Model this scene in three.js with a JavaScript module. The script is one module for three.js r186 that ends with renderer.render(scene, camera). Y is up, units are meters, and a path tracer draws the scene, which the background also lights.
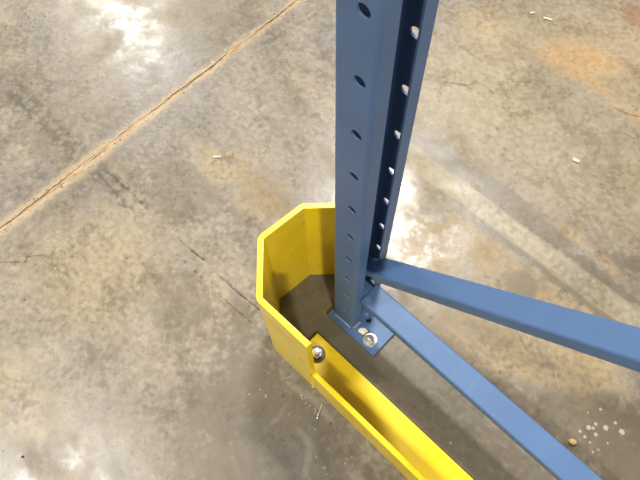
import * as THREE from 'three';
import { RoundedBoxGeometry } from 'three/addons/geometries/RoundedBoxGeometry.js';
import { mergeGeometries, mergeVertices } from 'three/addons/utils/BufferGeometryUtils.js';
import { RectAreaLightUniformsLib } from 'three/addons/lights/RectAreaLightUniformsLib.js';

// ------------------------------------------------------------------ camera, lamps, exposure
const scene = new THREE.Scene();
scene.background = new THREE.Color(0x000000);
const camera = new THREE.PerspectiveCamera(44.34, 4 / 3, 0.02, 100);
camera.position.set(0.23262, 1.08116, 0.28515);
camera.up.set(-0.62598, 0.41665, -0.65920);
camera.lookAt(0.23262 - 0.30370, 1.08116 - 0.90882, 0.28515 - 0.28603);
const renderer = new THREE.WebGLRenderer({ antialias: true });
renderer.toneMapping = THREE.LinearToneMapping;
renderer.toneMappingExposure = 1.0;
renderer.shadowMap.enabled = true;
renderer.shadowMap.type = THREE.PCFSoftShadowMap;
RectAreaLightUniformsLib.init();
const LAMP = { y: 7.0, w: 1.1, d: 0.55, nits: 204, color: 0xfffaf4 };
const LAMPS = [[-1.95, -3.25, 1.45], [-8.05, -3.0, 1.05], [-2.3, 2.62, 0.8], [-8.3, 2.7, 0.5], [5.9, 3.4, 1.9], [3.2, -9, 0.9], [3.2, 9, 0.45], [-8, 9, 0.45], [-8, -9, 0.9]];   // x, z, output of the fittings; those farthest out in z are added fill

// ------------------------------------------------------------------ helpers
let seed = 20240611;
const rnd = () => { seed = (seed * 1664525 + 1013904223) >>> 0; return seed / 4294967296; };
const clamp = (v, a = 0, b = 1) => Math.min(b, Math.max(a, v));
const sstep = (a, b, v) => { const t = clamp((v - a) / (b - a)); return t * t * (3 - 2 * t); };
const lerp = (a, b, t) => a + (b - a) * t;
const PERM = new Float32Array(65536);
for (let i = 0; i < 65536; i++) PERM[i] = rnd();
function vnoise(x, y) {
  const xi = Math.floor(x), yi = Math.floor(y); let u = x - xi, v = y - yi;
  u = u * u * (3 - 2 * u); v = v * v * (3 - 2 * v);
  const a = xi & 255, b = (xi + 1) & 255, c = (yi & 255) << 8, d = ((yi + 1) & 255) << 8;
  const p = PERM[a | c], q = PERM[b | c], r = PERM[a | d], s = PERM[b | d];
  return p + (q - p) * u + (r - p) * v + (p - q - r + s) * u * v;
}
function fbm(x, y, o) {
  let s = 0, a = 0.5, t = 0;
  for (let i = 0; i < o; i++) { s += a * vnoise(x, y); t += a; a *= 0.52; const nx = x * 1.62 - y * 1.18; y = x * 1.18 + y * 1.62; x = nx + 17.3; }
  return s / t;
}
const toLin = (c) => { c /= 255; return c <= 0.04045 ? c / 12.92 : Math.pow((c + 0.055) / 1.055, 2.4); };
const counts = {};
function numbered(name) {
  const n = counts[name] = (counts[name] ?? -1) + 1;
  return n ? `${name}_${String(n).padStart(3, '0')}` : name;
}
function metreUV(g) {                       // uv in metres, by the side each face points to
  const p = g.attributes.position, n = g.attributes.normal, uv = new Float32Array(p.count * 2);
  for (let i = 0; i < p.count; i++) {
    const ax = Math.abs(n.getX(i)), ay = Math.abs(n.getY(i)), az = Math.abs(n.getZ(i));
    if (ay >= ax && ay >= az) { uv[2 * i] = p.getX(i); uv[2 * i + 1] = p.getZ(i); }
    else if (ax >= az) { uv[2 * i] = p.getZ(i); uv[2 * i + 1] = p.getY(i); }
    else { uv[2 * i] = p.getX(i); uv[2 * i + 1] = p.getY(i); }
  }
  g.setAttribute('uv', new THREE.BufferAttribute(uv, 2));
  return g;
}
function join(list) {
  const l = list.map((g) => { const q = g.index ? g.toNonIndexed() : g; for (const k of Object.keys(q.attributes)) if (!['position', 'normal', 'uv'].includes(k)) q.deleteAttribute(k); return q; });
  return metreUV(l.length > 1 ? mergeGeometries(l) : l[0]);
}
function mesh(name, geos, material, parent) {
  const m = new THREE.Mesh(join(Array.isArray(geos) ? geos : [geos]), material);
  m.castShadow = m.receiveShadow = true;
  m.name = parent ? name : numbered(name);
  (parent || scene).add(m);
  return m;
}
function thing(name, label, category, group, pos = [0, 0, 0]) {
  const o = new THREE.Group(); o.name = numbered(name); o.position.set(...pos);
  o.userData = { label, category }; if (group) o.userData.group = group;
  scene.add(o); return o;
}
function tag(o, label, category, group) { o.userData = { label, category }; if (group) o.userData.group = group; return o; }
function structure(name, geos, material) { const m = mesh(name, geos, material); m.userData.kind = 'structure'; return m; }
const box = (x0, x1, y0, y1, z0, z1) => new THREE.BoxGeometry(x1 - x0, y1 - y0, z1 - z0).translate((x0 + x1) / 2, (y0 + y1) / 2, (z0 + z1) / 2);
const rbox = (x0, x1, y0, y1, z0, z1, r = 0.0012) => new RoundedBoxGeometry(x1 - x0, y1 - y0, z1 - z0, 2, r).translate((x0 + x1) / 2, (y0 + y1) / 2, (z0 + z1) / 2);
// a plan outline (x, z pairs) raised from y0 to y1
function slabOf(pts, y0, y1, holes = [], bevel = 0, curve = 12) {
  const s = new THREE.Shape(pts.map(([x, z]) => new THREE.Vector2(x, -z)));
  for (const [x, z, r] of holes) { const h = new THREE.Path(); h.absarc(x, -z, r, 0, Math.PI * 2, true); s.holes.push(h); }
  const g = new THREE.ExtrudeGeometry(s, { depth: y1 - y0 - 2 * bevel, bevelEnabled: bevel > 0, bevelThickness: bevel, bevelSize: bevel, bevelOffset: -bevel, bevelSegments: 2, curveSegments: curve });
  return g.rotateX(-Math.PI / 2).translate(0, y0 + bevel, 0);
}
function lathe(pts, seg = 32) { return new THREE.LatheGeometry(pts.map(([r, y]) => new THREE.Vector2(r, y)), seg); }
function smoothed(g, angle = 0.5) {           // creased normals weighted by face area, so that flats stay flat
  const q = g.index ? g.toNonIndexed() : g, p = q.attributes.position, n = p.count, nor = new Float32Array(n * 3), map = new Map(), F = [];
  const a = new THREE.Vector3(), b = new THREE.Vector3(), c = new THREE.Vector3();
  const key = (i) => `${Math.round(p.getX(i) * 2e5)},${Math.round(p.getY(i) * 2e5)},${Math.round(p.getZ(i) * 2e5)}`;
  for (let i = 0; i < n; i += 3) {
    a.fromBufferAttribute(p, i); b.fromBufferAttribute(p, i + 1).sub(a); c.fromBufferAttribute(p, i + 2).sub(a);
    const f = b.clone().cross(c), u = f.clone().normalize(); F.push([f, u]);
    for (let k = 0; k < 3; k++) { const h = key(i + k); if (!map.has(h)) map.set(h, []); map.get(h).push(i / 3); }
  }
  const ca = Math.cos(angle), s = new THREE.Vector3();
  for (let i = 0; i < n; i++) {
    const u = F[Math.floor(i / 3)][1]; s.set(0, 0, 0);
    for (const j of map.get(key(i))) if (F[j][1].dot(u) > ca) s.add(F[j][0]);
    s.normalize(); nor.set([s.x, s.y, s.z], 3 * i);
  }
  q.setAttribute('normal', new THREE.BufferAttribute(nor, 3)); return q;
}
function hexNut(af, h, bore) {
  const s = new THREE.Shape(); const R = af / 2 / Math.cos(Math.PI / 6);
  for (let i = 0; i < 6; i++) { const a = i * Math.PI / 3 + 0.2; s[i ? 'lineTo' : 'moveTo'](R * Math.cos(a), R * Math.sin(a)); }
  if (bore) { const p = new THREE.Path(); p.absarc(0, 0, bore, 0, 7, true); s.holes.push(p); }
  return new THREE.ExtrudeGeometry(s, { depth: h - 0.002, bevelEnabled: true, bevelThickness: 0.001, bevelSize: 0.001, bevelOffset: -0.001, bevelSegments: 2, curveSegments: 18 }).rotateX(-Math.PI / 2).translate(0, 0.001, 0);
}

// ------------------------------------------------------------------ small shared textures
function noiseTexture(size, metres, f, srgb) {
  const d = new Uint8Array(size * size * 4);
  for (let j = 0; j < size; j++) for (let i = 0; i < size; i++) {
    const c = f(i / size * metres, j / size * metres), k = (j * size + i) * 4;
    d[k] = c[0]; d[k + 1] = c[1]; d[k + 2] = c[2]; d[k + 3] = 255;
  }
  const t = new THREE.DataTexture(d, size, size);
  t.magFilter = THREE.LinearFilter; t.minFilter = THREE.LinearMipmapLinearFilter; t.generateMipmaps = true;
  t.wrapS = t.wrapT = THREE.MirroredRepeatWrapping; t.repeat.set(1 / metres, 1 / metres);
  if (srgb) t.colorSpace = THREE.SRGBColorSpace;
  t.needsUpdate = true; return t;
}
const paintRough = noiseTexture(256, 0.3, (x, y) => { const v = 255 * clamp(0.62 + 0.5 * (fbm(x * 40, y * 40, 4) - 0.5)); return [v, v, v]; });
const paintPeel = noiseTexture(256, 0.12, (x, y) => { const v = 255 * fbm(x * 160, y * 160, 3); return [v, v, v]; });
const yellowTone = noiseTexture(512, 0.4, (x, y) => {
  const a = fbm(x * 22 + 3, y * 22, 4), s = sstep(0.6, 0.78, fbm(x * 9 + 40, y * 14 + 9, 5)) * 0.35, v = 1 - 0.07 * a;
  return [255 * v * (1 - 0.12 * s), 255 * v * (1 - 0.2 * s), 255 * (1 - 0.1 * a)];
}, true);
const blueTone = noiseTexture(512, 0.4, (x, y) => {
  const v = 0.92 + 0.08 * fbm(x * 30, y * 30, 4), s = sstep(0.72, 0.8, fbm(x * 60 + 9, y * 13 + 70, 4)) * 0.16;
  return [255 * Math.min(1, v + s), 255 * Math.min(1, v + s), 255 * v];
}, true);

// ------------------------------------------------------------------ materials
const lin = (r, g, b) => new THREE.Color().setRGB(r, g, b);
const M = {
  blue: new THREE.MeshPhysicalMaterial({ color: lin(0.086, 0.168, 0.335), roughness: 0.46, map: blueTone, ior: 1.47 }),
  yellow: new THREE.MeshPhysicalMaterial({ color: lin(0.94, 0.69, 0.011), roughness: 0.55, roughnessMap: paintRough, map: yellowTone, clearcoat: 0.25, clearcoatRoughness: 0.3 }),
  zinc: new THREE.MeshStandardMaterial({ color: lin(0.72, 0.7, 0.66), metalness: 0.9, roughness: 0.32 }),
  steelDark: new THREE.MeshStandardMaterial({ color: lin(0.13, 0.115, 0.1), metalness: 0.6, roughness: 0.5 }),
  weld: new THREE.MeshStandardMaterial({ color: lin(0.34, 0.38, 0.46), metalness: 0.1, roughness: 0.55, bumpMap: paintPeel, bumpScale: 0.0006 }),
  paper: new THREE.MeshStandardMaterial({ color: lin(0.75, 0.66, 0.54), roughness: 0.85 }),
  wood: new THREE.MeshStandardMaterial({ color: lin(0.68, 0.5, 0.3), roughness: 0.9 }),
  pebble: new THREE.MeshStandardMaterial({ color: lin(0.5, 0.33, 0.17), roughness: 0.9 }),
  pebbleDark: new THREE.MeshStandardMaterial({ color: lin(0.04, 0.035, 0.03), roughness: 0.8 }),
  wall: new THREE.MeshStandardMaterial({ color: lin(0.45, 0.44, 0.42), roughness: 0.85 }),
  ceiling: new THREE.MeshStandardMaterial({ color: lin(0.6, 0.6, 0.58), roughness: 0.9 }),
  housing: new THREE.MeshStandardMaterial({ color: lin(0.6, 0.6, 0.6), metalness: 0.3, roughness: 0.45 }),
  cable: new THREE.MeshStandardMaterial({ color: lin(0.3, 0.3, 0.3), metalness: 0.7, roughness: 0.4 }),
  glow: new THREE.MeshStandardMaterial({ color: 0xffffff, emissive: LAMP.color, emissiveIntensity: 2.0, roughness: 0.6 }),
};

// ------------------------------------------------------------------ concrete: stains, dust, bands, marks, painted shade and glare in floor metres (x, z)
const JOINT_X = -0.6235;
const T0 = { x: -1.45, z: -1.3, size: 2.2 };
// [outline, sRGB tone, strength, edge softness (m), edge raggedness (m), dustiness]
const STAINS_AND_PAINTED_LIGHT = [
  [[[-0.32, -1.0], [0.0, -1.25], [0.6, -0.9], [0.6, -0.45], [0.2, -0.43], [-0.1, -0.45], [-0.3, -0.55]], [188, 171, 138], 0.5, 0.08, 0.12, 0.1, 0.35],
  [[[-0.80, -0.33], [-0.68, -0.44], [-0.62, -0.29], [-0.63, -0.22], [-0.73, -0.17]], [140, 133, 120], 0.6, 0.06, 0.10, -0.3],
  [[[-1.09, 0.08], [-0.87, 0.08], [-0.70, 0.04], [-0.65, 0.14], [-0.75, 0.20], [-0.88, 0.21]], [142, 135, 123], 0.6, 0.06, 0.10, -0.2],
  [[[-0.25, -0.58], [-0.09, -0.68], [0.04, -0.58], [-0.03, -0.45], [-0.15, -0.43]], [184, 170, 140], 0.6, 0.06, 0.10, 0.2],
  [[[-0.56, 0.31], [-0.50, 0.19], [-0.38, 0.15], [-0.27, 0.22], [-0.26, 0.35], [-0.36, 0.42], [-0.48, 0.40]], [182, 168, 138], 0.75, 0.05, 0.10, 0.3],
  [[[-0.42, 0.52], [-0.37, 0.49], [-0.27, 0.51], [-0.20, 0.53], [-0.20, 0.57], [-0.27, 0.61], [-0.40, 0.75]], [186, 171, 140], 0.7, 0.025, 0.06, -0.1],
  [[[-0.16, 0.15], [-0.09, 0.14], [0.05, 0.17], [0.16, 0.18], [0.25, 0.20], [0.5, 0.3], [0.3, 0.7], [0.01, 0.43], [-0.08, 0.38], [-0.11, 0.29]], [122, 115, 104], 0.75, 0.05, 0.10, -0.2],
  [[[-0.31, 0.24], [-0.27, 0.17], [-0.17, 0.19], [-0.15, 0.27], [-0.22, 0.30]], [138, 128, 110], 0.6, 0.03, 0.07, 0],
  [[[-0.565, 0.061], [-0.521, -0.017], [-0.423, -0.004], [-0.348, -0.014], [-0.288, 0.018], [-0.297, 0.08], [-0.361, 0.119], [-0.471, 0.109]], [138, 131, 121], 0.55, 0.03, 0.12, -0.2],
  [[[-0.522, -0.023], [-0.449, -0.056], [-0.371, -0.088], [-0.269, -0.094], [-0.206, -0.07], [-0.236, -0.003], [-0.293, 0.013], [-0.329, 0.008], [-0.352, -0.03], [-0.377, 0.008], [-0.434, 0], [-0.481, -0.012]], [186, 166, 130], 0.9, 0.012, 0.06, 0.6],
  [[[-0.15, 0.0], [0.06, -0.12], [0.11, -0.011], [0.162, -0.022], [0.279, -0.021], [0.475, -0.014], [0.5, 0.1], [0.3, 0.12], [0.0, 0.15], [-0.12, 0.12]], [124, 116, 103], 0.85, 0.03, 0.06, -0.2],  // shade inside the guard and along its angle, painted into the floor tone
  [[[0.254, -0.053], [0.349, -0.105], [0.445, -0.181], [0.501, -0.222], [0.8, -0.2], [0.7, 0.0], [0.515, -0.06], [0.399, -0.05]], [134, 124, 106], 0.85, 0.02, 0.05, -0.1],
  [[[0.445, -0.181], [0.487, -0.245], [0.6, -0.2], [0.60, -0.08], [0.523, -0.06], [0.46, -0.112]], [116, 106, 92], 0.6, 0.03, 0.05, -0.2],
  [[[-0.047, -0.22], [0.021, -0.253], [0.012, -0.292], [0.081, -0.291], [0.166, -0.299], [0.253, -0.303], [0.335, -0.307], [0.393, -0.295], [0.501, -0.222], [0.417, -0.161], [0.333, -0.097], [0.246, -0.063], [0.163, -0.049], [0.102, -0.049], [0.051, -0.079]], [184, 163, 125], 0.85, 0.012, 0.05, 0.6],
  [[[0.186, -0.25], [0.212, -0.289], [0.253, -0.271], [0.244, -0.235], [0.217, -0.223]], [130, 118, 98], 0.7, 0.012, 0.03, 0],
  [[[-0.157, -0.395], [-0.088, -0.403], [-0.013, -0.411], [0.08, -0.415], [0.162, -0.415], [0.259, -0.397], [0.35, -0.388], [0.46, -0.39], [0.46, -0.366], [-0.155, -0.356]], [136, 128, 114], 0.9, 0.006, 0.022, -0.1],  // darker band with a ragged outer edge
  [[[-0.051, -0.32], [0.5, -0.325], [0.5, -0.3], [0.371, -0.3], [0.335, -0.307], [0.253, -0.303], [0.166, -0.299], [0.081, -0.291], [0.012, -0.29], [-0.05, -0.30]], [134, 124, 108], 0.9, 0.006, 0.018, -0.1],  // narrower darker band, ragged on its outer side
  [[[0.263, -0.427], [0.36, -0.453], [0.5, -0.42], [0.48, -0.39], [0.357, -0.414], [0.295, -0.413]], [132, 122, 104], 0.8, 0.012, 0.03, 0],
  [[[-0.158, -0.359], [-0.075, -0.3595], [0.122, -0.3595], [0.296, -0.364], [0.412, -0.367], [0.5, -0.366], [0.5, -0.322], [0.378, -0.319], [0.244, -0.317], [0.059, -0.317], [-0.033, -0.309], [-0.11, -0.304]], [190, 180, 156], 0.85, 0.004, 0.010, 0.2, 0.35],  // straight paler band between the two darker ones
  [[[0.169, -0.406], [0.231, -0.421], [0.32, -0.416], [0.382, -0.395], [0.35, -0.39], [0.259, -0.399], [0.207, -0.404]], [190, 165, 128], 0.85, 0.006, 0.03, 0.6],
  [[[-0.119, -0.284], [-0.085, -0.289], [-0.04, -0.262], [-0.01, -0.2], [-0.02, -0.16], [-0.09, -0.2]], [205, 200, 188], 0.5, 0.012, 0.04, -0.1],  // pale powder, with lamp glare beside the post painted into the tone
  [[[-0.303, -0.733], [-0.276, -0.789], [-0.206, -0.796], [-0.171, -0.756], [-0.195, -0.703], [-0.243, -0.688]], [198, 174, 132], 0.6, 0.03, 0.07, 0.6],
  [[[-0.063, -0.921], [0.016, -1.015], [0.3, -1.0], [0.3, -0.8], [0.151, -0.795], [0.056, -0.823]], [186, 162, 130], 0.6, 0.04, 0.07, 0.2],
  [[[-0.118, -0.767], [-0.079, -0.828], [-0.002, -0.871], [0.05, -0.86], [0.07, -0.82], [0.04, -0.795], [0.107, -0.765], [0.168, -0.766], [0.25, -0.76], [0.25, -0.735], [0.182, -0.74], [0.108, -0.738], [0.04, -0.745], [-0.024, -0.74], [-0.078, -0.746]], [212, 173, 120], 0.85, 0.025, 0.05, 0.6, 0.6],
  [[[-0.024, -1.0], [-0.007, -1.052], [0.1, -1.0], [0.01, -0.971]], [160, 118, 90], 0.7, 0.015, 0.03, 0.2],
];
// [line, half width (m), sRGB tone, strength, breakup]
const MARKS = [
  [[[-0.954, -0.161], [-0.887, -0.165], [-0.802, -0.16]], 0.0014, [100, 92, 82], 0.5, 0.3],
  [[[-0.332, 0.141], [-0.268, 0.137]], 0.0016, [66, 62, 58], 0.8, 0.4],
  [[[-0.228, 0.138], [-0.161, 0.135], [-0.104, 0.13]], 0.0018, [62, 58, 54], 0.85, 0.3],
  [[[-0.335, 0.165], [-0.164, 0.163], [-0.107, 0.159], [-0.057, 0.154]], 0.0016, [78, 72, 66], 0.55, 0.6],
  [[[-0.578, 0.16], [-0.474, 0.168]], 0.0025, [104, 97, 86], 0.6, 0.4],
  [[[-0.571, 0.143], [-0.491, 0.141], [-0.441, 0.141]], 0.0025, [92, 86, 76], 0.7, 0.3],
  [[[-0.91, 0.165], [-0.789, 0.169], [-0.63, 0.17], [-0.40, 0.165]], 0.010, [108, 102, 92], 0.5, 0.6],
  [[[-0.91, 0.142], [-0.789, 0.144], [-0.45, 0.142]], 0.007, [112, 105, 95], 0.4, 0.7],
  [[[-0.769, 0.288], [-0.691, 0.283]], 0.0018, [196, 188, 172], 0.5, 0.2],
  [[[-0.2, -0.537], [-0.154, -0.567]], 0.0016, [112, 98, 78], 0.7, 0.2],
  [[[-0.107, -0.624], [-0.057, -0.67], [-0.022, -0.679]], 0.0014, [120, 108, 88], 0.5, 0.5],
  [[[0.122, -0.738], [0.152, -0.744], [0.175, -0.755]], 0.0025, [110, 92, 64], 0.7, 0.2],
  [[[-0.561, 0.423], [-0.532, 0.395]], 0.0016, [104, 96, 82], 0.7, 0.2],
  [[[-0.525, 0.388], [-0.531, 0.379], [-0.512, 0.355]], 0.0016, [104, 96, 82], 0.7, 0.2],
  [[[-0.16, -0.43], [-0.098, -0.415], [-0.05, -0.407]], 0.007, [208, 204, 190], 0.6, 0.6],
  [[[-0.12, -0.44], [-0.04, -0.42]], 0.004, [204, 198, 180], 0.5, 0.6],
  [[[0.284, -0.408], [0.287, -0.419], [0.296, -0.416], [0.302, -0.408]], 0.0013, [104, 90, 70], 0.55, 0.1],
  [[[0.267, -0.175], [0.304, -0.158]], 0.0014, [112, 98, 74], 0.7, 0.2],
  [[[0.057, 0.293], [0.059, 0.246], [0.052, 0.222]], 0.004, [180, 174, 160], 0.5, 0.6],
  [[[0.10, 0.235], [0.135, 0.24], [0.16, 0.28]], 0.006, [174, 168, 155], 0.5, 0.6],
  [[[0.03, 0.19], [0.09, 0.178], [0.13, 0.185]], 0.006, [186, 180, 168], 0.6, 0.6],
  [[[-0.03, -0.02], [-0.012, 0.045]], 0.010, [176, 156, 122], 0.6, 0.5],  // streak of light beside the base plate, painted as a paler tone
];
// little white paint drops: x, z, radius
const DROPS = [[0.468, -0.133, 0.003], [0.462, -0.120, 0.004], [0.468, -0.124, 0.0025], [0.484, -0.14, 0.004], [0.508, -0.153, 0.0048], [0.455, -0.104, 0.003], [0.466, -0.102, 0.0025], [0.478, -0.118, 0.0033], [0.491, -0.158, 0.0025], [0.478, -0.1, 0.0018], [0.495, -0.1, 0.0018], [0.46, -0.16, 0.002], [0.447, -0.14, 0.0016], [0.5, -0.12, 0.0018], [0.49, -0.09, 0.002]];
for (let i = 0; i < 420; i++) { // crumbs and specks of mortar across the slab
  const a = rnd(), x = -1.3 + 1.9 * rnd(), z = -1.2 + 2.0 * rnd(); DROPS.push([x, z, 0.0007 + 0.0016 * a * a * a, rnd() < 0.4 ? 1 : 2]);
}
for (let i = 0; i < 60; i++) { const t = rnd(); DROPS.push([-0.02 + 0.30 * t, 0.178 + 0.09 * rnd() * rnd() + 0.03 * t, 0.0007 + 0.0016 * rnd() * rnd(), 0]); }
for (let i = 0; i < 26; i++) DROPS.push([-0.60 + 0.16 * rnd(), 0.22 + 0.14 * rnd(), 0.0007 + 0.0012 * rnd(), 0]);

for (let i = 0; i < 260; i++) DROPS.push([JOINT_X + 0.03 * (rnd() - 0.5) * (0.4 + rnd()), -0.6 + 1.2 * rnd(), 0.0008 + 0.0016 * rnd() * rnd(), rnd() < 0.6 ? 1 : 2]);

function segDist(px, pz, line) {
  let best = 1e9;
  for (let i = 0; i + 1 < line.length; i++) {
    const [ax, az] = line[i], [bx, bz] = line[i + 1], dx = bx - ax, dz = bz - az;
    const t = clamp(((px - ax) * dx + (pz - az) * dz) / (dx * dx + dz * dz));
    best = Math.min(best, Math.hypot(px - ax - t * dx, pz - az - t * dz));
  }
  return best;
}
function polySD(px, pz, poly) {
  let ins = false; const n = poly.length;
  for (let i = 0, j = n - 1; i < n; j = i++) {
    const [xi, zi] = poly[i], [xj, zj] = poly[j];
    if ((zi > pz) !== (zj > pz) && px < (xj - xi) * (pz - zi) / (zj - zi) + xi) ins = !ins;
  }
  const d = segDist(px, pz, [...poly, poly[0]]);
  return ins ? -d : d;
}
const jointWander = (z) => 0.006 * (vnoise(z * 3.1 + 5, 1.5) - 0.5) + 0.004 * (vnoise(z * 15, 8.5) - 0.5);
function concrete() {
  const N = 2048, S = T0.size, rgb = new Uint8Array(N * N * 4), P = 1024, pol = new Uint8Array(P * P * 4), bmp = new Uint8Array(P * P * 4);
  const col = new Float32Array(N * N * 3), dust = new Float32Array(N * N);
  const W = new Float32Array(N * N), E = new Float32Array(N * N);
  for (let j = 0; j < N; j++) for (let i = 0; i < N; i++) {
    const x = T0.x + (i + 0.5) / N * S, z = T0.z + (j + 0.5) / N * S, k = j * N + i;
    const wx = 0.05 * (fbm(x * 9 + 70, z * 9, 3) - 0.5), wz = 0.05 * (fbm(x * 9, z * 9 + 40, 3) - 0.5);
    const broad = fbm(x * 5 + 2, z * 5 + 11, 3), mid = fbm((x + wx) * 15 + 31, (z + wz) * 19 + 4, 5), fine = fbm((x + wx * 0.25) * 120 + 7, (z + wz * 0.25) * 130 + 60, 4), grain = vnoise(x * 620, z * 620);
    // trowel sweeps, stretched along the traffic direction
    const sweep = fbm(x * 6 + z * 3, (z + wz) * 34 - x * 10, 4);
    W[k] = mid * 0.6 + fine * 0.4 - 0.5; E[k] = fine - 0.5;
    const t = clamp(0.5 + (broad - 0.5) * 1.3 + (mid - 0.5) * 0.85 + (sweep - 0.5) * 0.7);
    const hue = clamp(0.5 + 1.6 * (fbm(x * 7 + 90, z * 7 + 50, 4) - 0.5));
    const g = (fine - 0.5) * 52 + (grain - 0.5) * 24;
    col[3 * k] = lerp(144, 176, t) + lerp(-3, 4, hue) + g;
    col[3 * k + 1] = lerp(136, 166, t) + lerp(-1, 1, hue) + g;
    col[3 * k + 2] = lerp(127, 149, t) + lerp(5, -8, hue) + g * 0.9;
    dust[k] = clamp((mid - 0.5) * 1.4 + (hue - 0.5) * 0.4 + 0.3);
  }
  const C = 330, cell = S / C, sd = new Float32Array((C + 1) * (C + 1));
  for (const [poly, tone, str, soft, rag, dusty, mod = 1] of STAINS_AND_PAINTED_LIGHT) {
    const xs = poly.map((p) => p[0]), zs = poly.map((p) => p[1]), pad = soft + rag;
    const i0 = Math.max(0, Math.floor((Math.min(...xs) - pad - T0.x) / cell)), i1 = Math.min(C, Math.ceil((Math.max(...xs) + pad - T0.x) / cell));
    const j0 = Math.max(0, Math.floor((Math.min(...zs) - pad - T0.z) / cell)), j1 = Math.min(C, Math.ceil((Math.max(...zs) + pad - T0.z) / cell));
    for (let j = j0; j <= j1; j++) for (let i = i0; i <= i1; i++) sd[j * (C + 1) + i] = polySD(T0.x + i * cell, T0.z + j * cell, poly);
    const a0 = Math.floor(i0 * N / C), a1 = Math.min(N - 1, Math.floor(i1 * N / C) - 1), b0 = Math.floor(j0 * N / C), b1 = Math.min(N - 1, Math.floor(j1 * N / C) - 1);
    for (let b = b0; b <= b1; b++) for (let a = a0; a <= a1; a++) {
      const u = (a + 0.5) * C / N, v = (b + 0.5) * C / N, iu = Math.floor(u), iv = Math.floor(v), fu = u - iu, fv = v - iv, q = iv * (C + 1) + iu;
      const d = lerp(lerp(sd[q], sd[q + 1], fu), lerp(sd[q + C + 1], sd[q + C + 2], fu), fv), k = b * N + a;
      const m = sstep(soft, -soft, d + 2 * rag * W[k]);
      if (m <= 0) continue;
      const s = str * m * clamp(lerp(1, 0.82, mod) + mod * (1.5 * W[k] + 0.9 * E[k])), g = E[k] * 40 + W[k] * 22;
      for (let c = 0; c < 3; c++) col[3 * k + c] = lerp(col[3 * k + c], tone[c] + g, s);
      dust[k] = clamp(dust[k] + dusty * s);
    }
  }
  const ink = (x0, x1, z0, z1, f) => {
    const a0 = Math.max(0, Math.floor((x0 - T0.x) / S * N)), a1 = Math.min(N - 1, Math.ceil((x1 - T0.x) / S * N));
    const b0 = Math.max(0, Math.floor((z0 - T0.z) / S * N)), b1 = Math.min(N - 1, Math.ceil((z1 - T0.z) / S * N));
    for (let b = b0; b <= b1; b++) for (let a = a0; a <= a1; a++) {
      const k = b * N + a, r = f(T0.x + (a + 0.5) / N * S, T0.z + (b + 0.5) / N * S, k);
      if (!r || r[0] <= 0) continue;
      for (let c = 0; c < 3; c++) col[3 * k + c] = lerp(col[3 * k + c], r[1][c], r[0]);
      if (r[2]) dust[k] = clamp(dust[k] + r[2] * r[0]);
    }
  };
  for (const [line, hw, tone, str, brk] of MARKS) {
    const xs = line.map((p) => p[0]), zs = line.map((p) => p[1]), e = hw * 2 + 0.004;
    ink(Math.min(...xs) - e, Math.max(...xs) + e, Math.min(...zs) - e, Math.max(...zs) + e, (x, z, k) => {
      const d = segDist(x, z, line) + E[k] * hw * 1.6;
      return [str * sstep(hw * 1.5, hw * 0.4, d) * clamp(1 - brk * 2.2 * sstep(-0.1, 0.12, W[k])), tone];
    });
  }
  // saw-cut joint: pale brown dust lying along both lips
  ink(JOINT_X - 0.04, JOINT_X + 0.04, T0.z, T0.z + S, (x, z, k) => {
    const d = Math.abs(x - JOINT_X - jointWander(z)), w = (0.0075 + 0.006 * vnoise(z * 9, 3.3)) * (1 + 0.6 * sstep(-0.4, 0.3, z));
    return [0.75 * sstep(w * 1.5, w * 0.5, d + E[k] * 0.03 + W[k] * 0.02), [226 + 90 * E[k], 202 + 90 * E[k], 164 + 90 * E[k]], 0.6];
  });
  const tones = [[224, 218, 204], [206, 190, 160], [84, 76, 66]];
  for (const [x, z, r, kind = 0] of DROPS) ink(x - 2 * r, x + 2 * r, z - 2 * r, z + 2 * r, (px, pz, k) => [0.85 * sstep(r * 1.25, r * 0.7, Math.hypot(px - x, pz - z) + E[k] * r), tones[kind]]);
  for (let k = 0; k < N * N; k++) { for (let c = 0; c < 3; c++) rgb[4 * k + c] = clamp(col[3 * k + c] * [0.785, 0.78, 0.755][c], 0, 255); rgb[4 * k + 3] = 255; }
  for (let j = 0; j < P; j++) for (let i = 0; i < P; i++) {
    const k = j * P + i, q = 2 * j * N + 2 * i, x = i / P * S, z = j / P * S;
    const wear = fbm(x * 30 + 55, z * 30 + 3, 4);
    const r = clamp(0.288 + 0.46 * dust[q] * dust[q] + 0.22 * (wear - 0.5) + 0.14 * E[q], 0.2, 0.9);
    pol[4 * k] = pol[4 * k + 1] = pol[4 * k + 2] = 255 * r; pol[4 * k + 3] = 255;
    const h = 0.5 + 0.6 * W[q] + 0.3 * E[q];
    bmp[4 * k] = bmp[4 * k + 1] = bmp[4 * k + 2] = 255 * clamp(h); bmp[4 * k + 3] = 255;
  }
  const tex = (d, n, srgb) => {
    const t = new THREE.DataTexture(d, n, n); t.magFilter = THREE.LinearFilter; t.minFilter = THREE.LinearMipmapLinearFilter; t.generateMipmaps = true;
    t.wrapS = t.wrapT = THREE.MirroredRepeatWrapping; if (srgb) t.colorSpace = THREE.SRGBColorSpace; t.needsUpdate = true; return t;
  };
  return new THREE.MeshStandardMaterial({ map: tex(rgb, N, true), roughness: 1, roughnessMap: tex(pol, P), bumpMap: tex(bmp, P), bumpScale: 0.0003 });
}
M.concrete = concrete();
console.log('concrete done');

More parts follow.
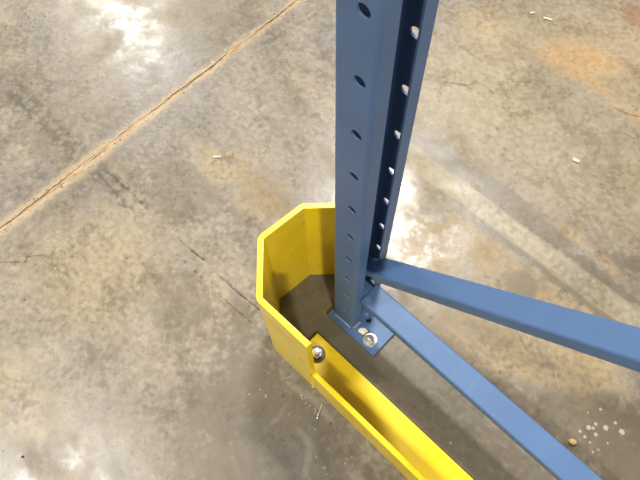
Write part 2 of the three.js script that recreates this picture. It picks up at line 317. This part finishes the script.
// ------------------------------------------------------------------ the building
const ROOM = { x0: -15, x1: 13, z0: -14, z1: 14, h: 8 };
{
  const floor = new THREE.Group(); floor.name = 'floor'; floor.userData.kind = 'structure'; scene.add(floor);
  const uvFloor = (g) => { const p = g.attributes.position, uv = new Float32Array(p.count * 2); for (let i = 0; i < p.count; i++) { uv[2 * i] = (p.getX(i) - T0.x) / T0.size; uv[2 * i + 1] = (p.getZ(i) - T0.z) / T0.size; } g.setAttribute('uv', new THREE.BufferAttribute(uv, 2)); return g; };
  const lip = (side) => {                    // chipped edge of the saw cut
    const out = [];
    for (let z = -1.6; z <= 1.4; z += 0.0035) {
      const chip = 0.0055 * (1 + 0.7 * sstep(-0.4, 0.3, z)) * Math.pow(vnoise(z * 22 + side * 50, 2.5), 3) + 0.0026 * vnoise(z * 120, 9.5 + side);
      out.push([JOINT_X + jointWander(z) + side * (0.0016 + chip), z]);
    }
    return out;
  };
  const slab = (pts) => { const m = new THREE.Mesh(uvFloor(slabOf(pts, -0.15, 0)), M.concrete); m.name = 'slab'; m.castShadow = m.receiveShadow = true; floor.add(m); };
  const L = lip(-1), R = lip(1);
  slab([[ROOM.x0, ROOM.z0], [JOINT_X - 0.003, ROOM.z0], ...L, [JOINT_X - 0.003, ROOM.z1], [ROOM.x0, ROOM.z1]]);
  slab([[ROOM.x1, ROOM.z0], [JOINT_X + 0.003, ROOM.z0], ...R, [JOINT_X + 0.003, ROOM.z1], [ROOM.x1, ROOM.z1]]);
  // packed dust in the cut, uneven
  const g = new THREE.PlaneGeometry(0.03, 3, 10, 900).rotateX(-Math.PI / 2), p = g.attributes.position;
  for (let i = 0; i < p.count; i++) { const x = p.getX(i), z = p.getZ(i); p.setX(i, x + jointWander(z - 0.1)); p.setY(i, -0.0004 - 0.0075 * Math.pow(fbm(x * 330 + 3, z * 9 + 8, 3), 1.3) + 0.002 * vnoise(x * 700, z * 120)); }
  g.computeVertexNormals();
  const dustMap = noiseTexture(256, 0.2, (x, y) => { const a = fbm(x * 160, y * 90, 4), b = sstep(0.5, 0.68, fbm(x * 300 + 9, y * 11, 4)); return [lerp(178, 84, b) - 60 * (a - 0.5), lerp(152, 64, b) - 60 * (a - 0.5), lerp(118, 44, b) - 40 * (a - 0.5)]; }, true);
  const f = mesh('joint_filler', g.translate(JOINT_X, 0, -0.1), new THREE.MeshStandardMaterial({ map: dustMap, roughness: 0.95 }), floor);
  f.userData.label = 'pale brown dust packed in the saw cut joint';
}
structure('wall_left', box(ROOM.x0 - 0.2, ROOM.x0, 0, ROOM.h, ROOM.z0 - 0.2, ROOM.z1 + 0.2), M.wall);
structure('wall_right', box(ROOM.x1, ROOM.x1 + 0.2, 0, ROOM.h, ROOM.z0 - 0.2, ROOM.z1 + 0.2), M.wall);
structure('wall_back', box(ROOM.x0, ROOM.x1, 0, ROOM.h, ROOM.z0 - 0.2, ROOM.z0), M.wall);
structure('wall_front', box(ROOM.x0, ROOM.x1, 0, ROOM.h, ROOM.z1, ROOM.z1 + 0.2), M.wall);
structure('ceiling', box(ROOM.x0 - 0.2, ROOM.x1 + 0.2, ROOM.h, ROOM.h + 0.2, ROOM.z0 - 0.2, ROOM.z1 + 0.2), M.ceiling);

// high bay fittings hanging from the ceiling: each with its own light, the outermost added for fill
for (const [x, z, out] of LAMPS) {
  const t = thing('high_bay_or_fill_light', 'white rectangular high bay light hung from the warehouse ceiling, outermost ones added for fill', 'ceiling light', 'high bay lights under the ceiling', [x, LAMP.y, z]);
  mesh('housing', [rbox(-LAMP.w / 2 - 0.03, LAMP.w / 2 + 0.03, 0.02, 0.1, -LAMP.d / 2 - 0.03, LAMP.d / 2 + 0.03, 0.01)], M.housing, t);
  mesh('diffuser', [rbox(-LAMP.w / 2, LAMP.w / 2, 0.0, 0.03, -LAMP.d / 2, LAMP.d / 2, 0.006)], M.glow, t);
  for (const s of [-1, 1]) mesh('hanger', [box(s * 0.4 - 0.004, s * 0.4 + 0.004, 0.1, ROOM.h - LAMP.y, -0.004, 0.004)], M.cable, t);
  const l = new THREE.RectAreaLight(LAMP.color, LAMP.nits * out, LAMP.w, LAMP.d);
  l.position.set(0, -0.012, 0); l.rotation.x = -Math.PI / 2; l.castShadow = true; l.name = 'lamp_light'; t.add(l);
}

// ------------------------------------------------------------------ blue rack upright frame
const POST = { x0: -0.0036, D: 0.0434, W: 0.0747, lip: 0.0217, t: 0.0024, r: 0.0055, y0: 0.009, h: 2.44, hole: 0.0069, hx: 0.0265, hy: 0.083, pitch: 0.0762 };
function postGeometry() {
  const { x0, D, W, lip, t, r, y0, h, hole, hx, hy, pitch } = POST, list = [], hz = W / 2;
  const y1 = y0 + h;
  for (const s of [1, -1]) {                 // two punched sides
    const sh = new THREE.Shape([[x0 + r, y0], [D - r, y0], [D - r, y1], [x0 + r, y1]].map((p) => new THREE.Vector2(...p)));
    for (let y = hy; y < y1 - 0.03; y += pitch) { const p = new THREE.Path(); p.absellipse(hx, y, hole, hole * 0.92, 0, Math.PI * 2, true); sh.holes.push(p); }
    list.push(new THREE.ExtrudeGeometry(sh, { depth: t, bevelEnabled: false, curveSegments: 14 }).translate(0, 0, s > 0 ? hz - t : -hz));
    list.push(box(D - t, D, y0, y1, s > 0 ? hz - lip : -hz + r, s > 0 ? hz - r : -hz + lip));
    for (const e of [0, 1]) {                // rolled corners
      const c = [e ? D - r : x0 + r, s * (hz - r)], a0 = Math.atan2(e ? 1 : -1, 0);
      for (const rad of [r, r - t]) {
        const g = new THREE.CylinderGeometry(rad, rad, h, 6, 1, true, e ? (s > 0 ? 0 : Math.PI / 2) : (s > 0 ? -Math.PI / 2 : Math.PI), Math.PI / 2);
        list.push(g.translate(c[0], y0 + h / 2, c[1]));
      }
    }
  }
  list.push(box(x0, x0 + t, y0, y1, -hz + r, hz - r));
  return list;
}
const roundRect = (w, h, r) => { const s = new THREE.Shape(), a = -w / 2, b = -h / 2; s.moveTo(a + r, b); s.lineTo(-a - r, b); s.absarc(-a - r, b + r, r, -Math.PI / 2, 0); s.lineTo(-a, -b - r); s.absarc(-a - r, -b - r, r, 0, Math.PI / 2); s.lineTo(a + r, -b); s.absarc(a + r, -b - r, r, Math.PI / 2, Math.PI); s.lineTo(a, b + r); s.absarc(a + r, b + r, r, Math.PI, Math.PI * 1.5); return s; };
function tubeBetween(a, b, w, d, r = 0.005) {  // a hollow brace whose top centre line runs from a to b
  const A = new THREE.Vector3(...a), B = new THREE.Vector3(...b), L = A.distanceTo(B);
  const s = roundRect(w, d, r); s.holes.push(roundRect(w - 0.004, d - 0.004, r - 0.0018));
  let g = new THREE.ExtrudeGeometry(s, { depth: L, bevelEnabled: false, curveSegments: 5 }).translate(0, -d / 2, 0);
  g = smoothed(g, 0.6);
  const dir = B.clone().sub(A).normalize(), zAx = dir, xAx = new THREE.Vector3(0, 1, 0).cross(zAx).normalize(), yAx = zAx.clone().cross(xAx);
  return g.applyMatrix4(new THREE.Matrix4().makeBasis(xAx, yAx, zAx)).translate(...a);
}
function bead(pts, r) {                      // lumpy weld
  const c = new THREE.CatmullRomCurve3(pts.map((p) => new THREE.Vector3(...p)));
  const g = new THREE.TubeGeometry(c, 40, r, 8), p = g.attributes.position, n = g.attributes.normal;
  for (let i = 0; i < p.count; i++) { const k = Math.floor(i / 9), a = r * 0.3 * Math.sin(k * 1.7) + r * 0.25 * (vnoise(k * 0.9, 4) - 0.5); p.setXYZ(i, p.getX(i) + n.getX(i) * a, p.getY(i) + n.getY(i) * a, p.getZ(i) + n.getZ(i) * a); }
  g.computeVertexNormals(); return g;
}
{
  const frame = thing('rack_upright_frame', 'blue steel pallet rack upright frame with punched post and two braces', 'rack frame');
  const DEPTH = 1.067;
  for (const side of [0, 1]) {
    const place = (g) => side ? g.map((q) => q.rotateY(Math.PI).translate(DEPTH, 0, 0)) : g;
    const post = mesh('post', place(postGeometry()), M.blue, frame);
    const w = [bead([[0.0455, 0.011, 0.037], [0.046, 0.0115, 0.028], [0.0455, 0.011, 0.018]], 0.0036), bead([[0.003, 0.011, 0.039], [0.02, 0.0115, 0.0385], [0.042, 0.0105, 0.0385]], 0.0018), bead([[0.0455, 0.011, -0.037], [0.046, 0.0115, -0.028], [0.0455, 0.011, -0.018]], 0.0036)];
    mesh('weld_bead', place(w), M.weld, post);
    const plate = mesh('base_plate', place([slabOf([[-0.008, -0.049], [0.108, -0.049], [0.108, 0.049], [-0.008, 0.049]], 0, POST.y0, [[0.056, 0.004, 0.0058]], 0.0008)]), M.blue, frame);
    for (const [bx, bz] of [[0.084, 0.031], [0.084, -0.033]]) {
      const b = mesh('anchor_bolt', place([lathe([[0, 0.009], [0.0062, 0.009], [0.0062, 0.0245], [0.0052, 0.0258], [0, 0.0258]], 20).translate(bx, 0, bz)]), M.zinc, plate);
      b.userData.label = 'zinc plated anchor bolt with washer and nut';
      mesh('washer', place([lathe([[0.006, 0.0091], [0.0128, 0.0091], [0.0134, 0.0097], [0.0134, 0.0112], [0.0128, 0.0118], [0.006, 0.0118]], 36).translate(bx, 0, bz)]), M.zinc, b);
      mesh('nut', place([hexNut(0.0165, 0.009, 0.006).translate(bx, 0.0118, bz)]), M.zinc, b);
    }
  }
  const x1 = DEPTH - POST.D - 0.0015, xin = 0.006;
  // lower horizontal brace, then diagonals and horizontals up the frame
  mesh('horizontal_brace', [tubeBetween([POST.D + 0.0015, 0.135, 0], [x1, 0.135, 0], 0.043, 0.02, 0.004), tubeBetween([xin, 0.133, 0], [POST.D + 0.004, 0.133, 0], 0.03, 0.016), tubeBetween([x1 - 0.004, 0.133, 0], [DEPTH - xin, 0.133, 0], 0.03, 0.016)], M.blue, frame);
  mesh('diagonal_brace', [tubeBetween([0.050, 0.267, 0], [1.012, 1.272, 0], 0.0365, 0.02, 0.004), tubeBetween([0.014, 0.2285, 0], [0.056, 0.2725, 0], 0.0295, 0.0165, 0.004), tubeBetween([1.006, 1.265, 0], [1.045, 1.306, 0], 0.0295, 0.0165, 0.004)], M.blue, frame);
  mesh('horizontal_brace', [tubeBetween([POST.D + 0.0015, 1.40, 0], [x1, 1.40, 0], 0.043, 0.03)], M.blue, frame);
  mesh('diagonal_brace', [tubeBetween([1.05, 1.45, 0], [0.03, 2.24, 0], 0.030, 0.02)], M.blue, frame);
  mesh('horizontal_brace', [tubeBetween([POST.D + 0.0015, 2.36, 0], [x1, 2.36, 0], 0.043, 0.03)], M.blue, frame);
}

// ------------------------------------------------------------------ yellow guard around the post foot
const GUARD = { t: 0.0095, h: 0.28, x1: 1.06 };
function bentPlate(pts, R, t) {              // outer line with rounded bends, thickness to its left
  const out = [], inn = [], V = pts.map(([x, z]) => new THREE.Vector2(x, z));
  const push = (p, n) => { out.push([p.x, p.y]); inn.push([p.x + n.x * t, p.y + n.y * t]); };
  for (let i = 0; i < V.length; i++) {
    const dIn = i ? V[i].clone().sub(V[i - 1]).normalize() : null, dOut = i < V.length - 1 ? V[i + 1].clone().sub(V[i]).normalize() : null;
    const nrm = (d) => new THREE.Vector2(d.y, -d.x);
    if (!dIn) { push(V[i], nrm(dOut)); continue; }
    if (!dOut) { push(V[i], nrm(dIn)); continue; }
    const turn = Math.acos(clamp(dIn.dot(dOut), -1, 1)), cut = R * Math.tan(turn / 2), a = V[i].clone().addScaledVector(dIn, -cut), n0 = nrm(dIn), n1 = nrm(dOut);
    const cen = a.clone().addScaledVector(n0, R);
    for (let k = 0; k <= 6; k++) { const n = n0.clone().lerp(n1, k / 6).normalize(); push(cen.clone().addScaledVector(n, -R), n); }
  }
  return [...out, ...inn.reverse()];
}
{
  const g = thing('column_guard', 'yellow steel rack guard with bent shield and long floor angle', 'rack guard');
  const outline = bentPlate([[-0.028, -0.063], [-0.0995, 0.0080], [-0.1075, 0.0935], [-0.0355, 0.1645], [0.0655, 0.1635]], 0.015, GUARD.t);
  mesh('bent_shield', [smoothed(slabOf(outline, 0, GUARD.h, [], 0.0009), 0.45)], M.yellow, g);
  mesh('floor_angle', [
    rbox(0.004, 0.0665, 0, 0.0095, 0.088, 0.1535), rbox(0.0655, GUARD.x1, 0, 0.0095, 0.088, 0.1635),
    rbox(0.0662, GUARD.x1, 0.0005, 0.1016, 0.154, 0.1635, 0.0014), box(0.0665, GUARD.x1, 0.009, 0.012, 0.1515, 0.1545)], M.yellow, g);
  const w = mesh('weld_bead', [bead([[0.0662, 0.004, 0.1637], [0.0662, 0.05, 0.1638], [0.0662, 0.0985, 0.1632]], 0.0022), bead([[0.0662, 0.101, 0.163], [0.0664, 0.1018, 0.158], [0.0662, 0.100, 0.1535]], 0.0028), bead([[0.0662, 0.1, 0.154], [0.0662, 0.05, 0.154], [0.0662, 0.012, 0.1535]], 0.0022)], M.yellow, g);
  for (const x of [0.0315, 0.55, 1.0]) {
    const b = mesh('anchor_bolt', [lathe([[0, 0.0095], [0.0058, 0.0095], [0.0058, 0.0285], [0.0048, 0.0298], [0, 0.0298]], 20).translate(x, 0, 0.1175)], M.zinc, g);
    mesh('washer', [lathe([[0.006, 0.0096], [0.0148, 0.0096], [0.0155, 0.0103], [0.0155, 0.0124], [0.0148, 0.013], [0.006, 0.013]], 36).translate(x, 0, 0.1175)], M.steelDark, b).userData.label = 'dark steel washer';
    mesh('nut', [hexNut(0.0175, 0.0105, 0.0058).translate(x, 0.013, 0.1175)], M.zinc, b);
  }
}

// ------------------------------------------------------------------ small things lying about
{
  // screw on the floor beside the guard
  const s = thing('screw', 'thin silver screw lying on concrete beside the yellow floor angle', 'screw', null, [0.0985, 0, 0.1725]);
  const ang = Math.atan2(0.026, 0.0105);
  const dir = (g) => g.rotateZ(-Math.PI / 2).translate(0, 0.0022, 0).rotateY(-ang);
  const th = [];
  for (let y = 0.003; y < 0.024; y += 0.0011) th.push([0.0011, y], [0.0015, y + 0.00055]);
  mesh('shank', [dir(lathe([[0, 0], ...th, [0.0012, 0.0262], [0, 0.0262]], 14))], M.zinc, s);
  mesh('screw_head', [dir(lathe([[0.0012, 0.0255], [0.0035, 0.0275], [0.0037, 0.0285], [0.0028, 0.0293], [0, 0.0295]], 18))], M.zinc, s);
}
function lump(rx, ry, rz, seedN, detail = 3) {
  const g = mergeVertices(new THREE.IcosahedronGeometry(1, detail).deleteAttribute('normal').deleteAttribute('uv')), p = g.attributes.position;
  for (let i = 0; i < p.count; i++) { const x = p.getX(i), y = p.getY(i), z = p.getZ(i), k = 0.8 + 0.45 * vnoise(x * 1.6 + seedN * 7.1, z * 1.6 + y * 1.3 + seedN); p.setXYZ(i, x * k * rx, y * k * ry, z * k * rz); }
  g.computeVertexNormals(); g.computeBoundingBox(); return g.translate(0, -g.boundingBox.min.y, 0);
}
{
  const a = mesh('pebble', lump(0.0065, 0.004, 0.005, 1).rotateY(0.4), M.pebble); a.position.set(0.455, 0, -0.079); tag(a, 'small orange brown stone chip on grey floor beside the lower blue brace', 'pebble');
  const b = mesh('pebble', lump(0.0022, 0.0016, 0.002, 2, 2), M.pebbleDark); b.position.set(-0.215, 0, 0.601); tag(b, 'tiny black grit grain alone on the pale floor by the bright glare', 'pebble');
  const chip = (name, x, z, l, w, turn, m, label) => {
    const g = new RoundedBoxGeometry(l, 0.0014, w, 3, 0.0006), p = g.attributes.position;
    for (let i = 0; i < p.count; i++) { const t = p.getX(i) / l; p.setY(i, p.getY(i) + 0.0012 * t * t * 4); p.setZ(i, p.getZ(i) * (1 - 0.5 * Math.abs(t + 0.15)) + 0.0012 * vnoise(t * 6 + x * 40, 3)); }
    g.computeVertexNormals(); const o = mesh(name, g.translate(0, 0.0008, 0), m); o.position.set(x, 0, z); o.rotation.y = turn; return tag(o, label, 'debris');
  };
  chip('wood_chip', -0.177, -0.845, 0.010, 0.006, 0.9, M.paper, 'short pale chip on tan floor next to a longer pale splinter');
  chip('wood_chip', -0.138, -0.855, 0.022, 0.006, 0.35, M.paper, 'long pale wood splinter on the concrete between two orange dust patches');
  chip('wood_chip', 0.137, -0.565, 0.015, 0.011, 0.2, M.wood, 'orange brown chip alone on concrete between orange dust and striped marks');
  chip('wood_chip', -0.428, -0.044, 0.016, 0.005, 0.75, M.paper, 'cream splinter in the tan dust between floor joint and yellow guard');
  // curled scrap on the base plate, by the foot of the post
  const o = mesh('paper_scrap', lump(0.0085, 0.002, 0.0062, 5), M.paper); o.position.set(0.0625, 0.0093, 0.0275); o.rotation.y = 0.5; tag(o, 'crumpled pale paper scrap on the blue base plate at the post foot', 'scrap');
}

renderer.render(scene, camera);
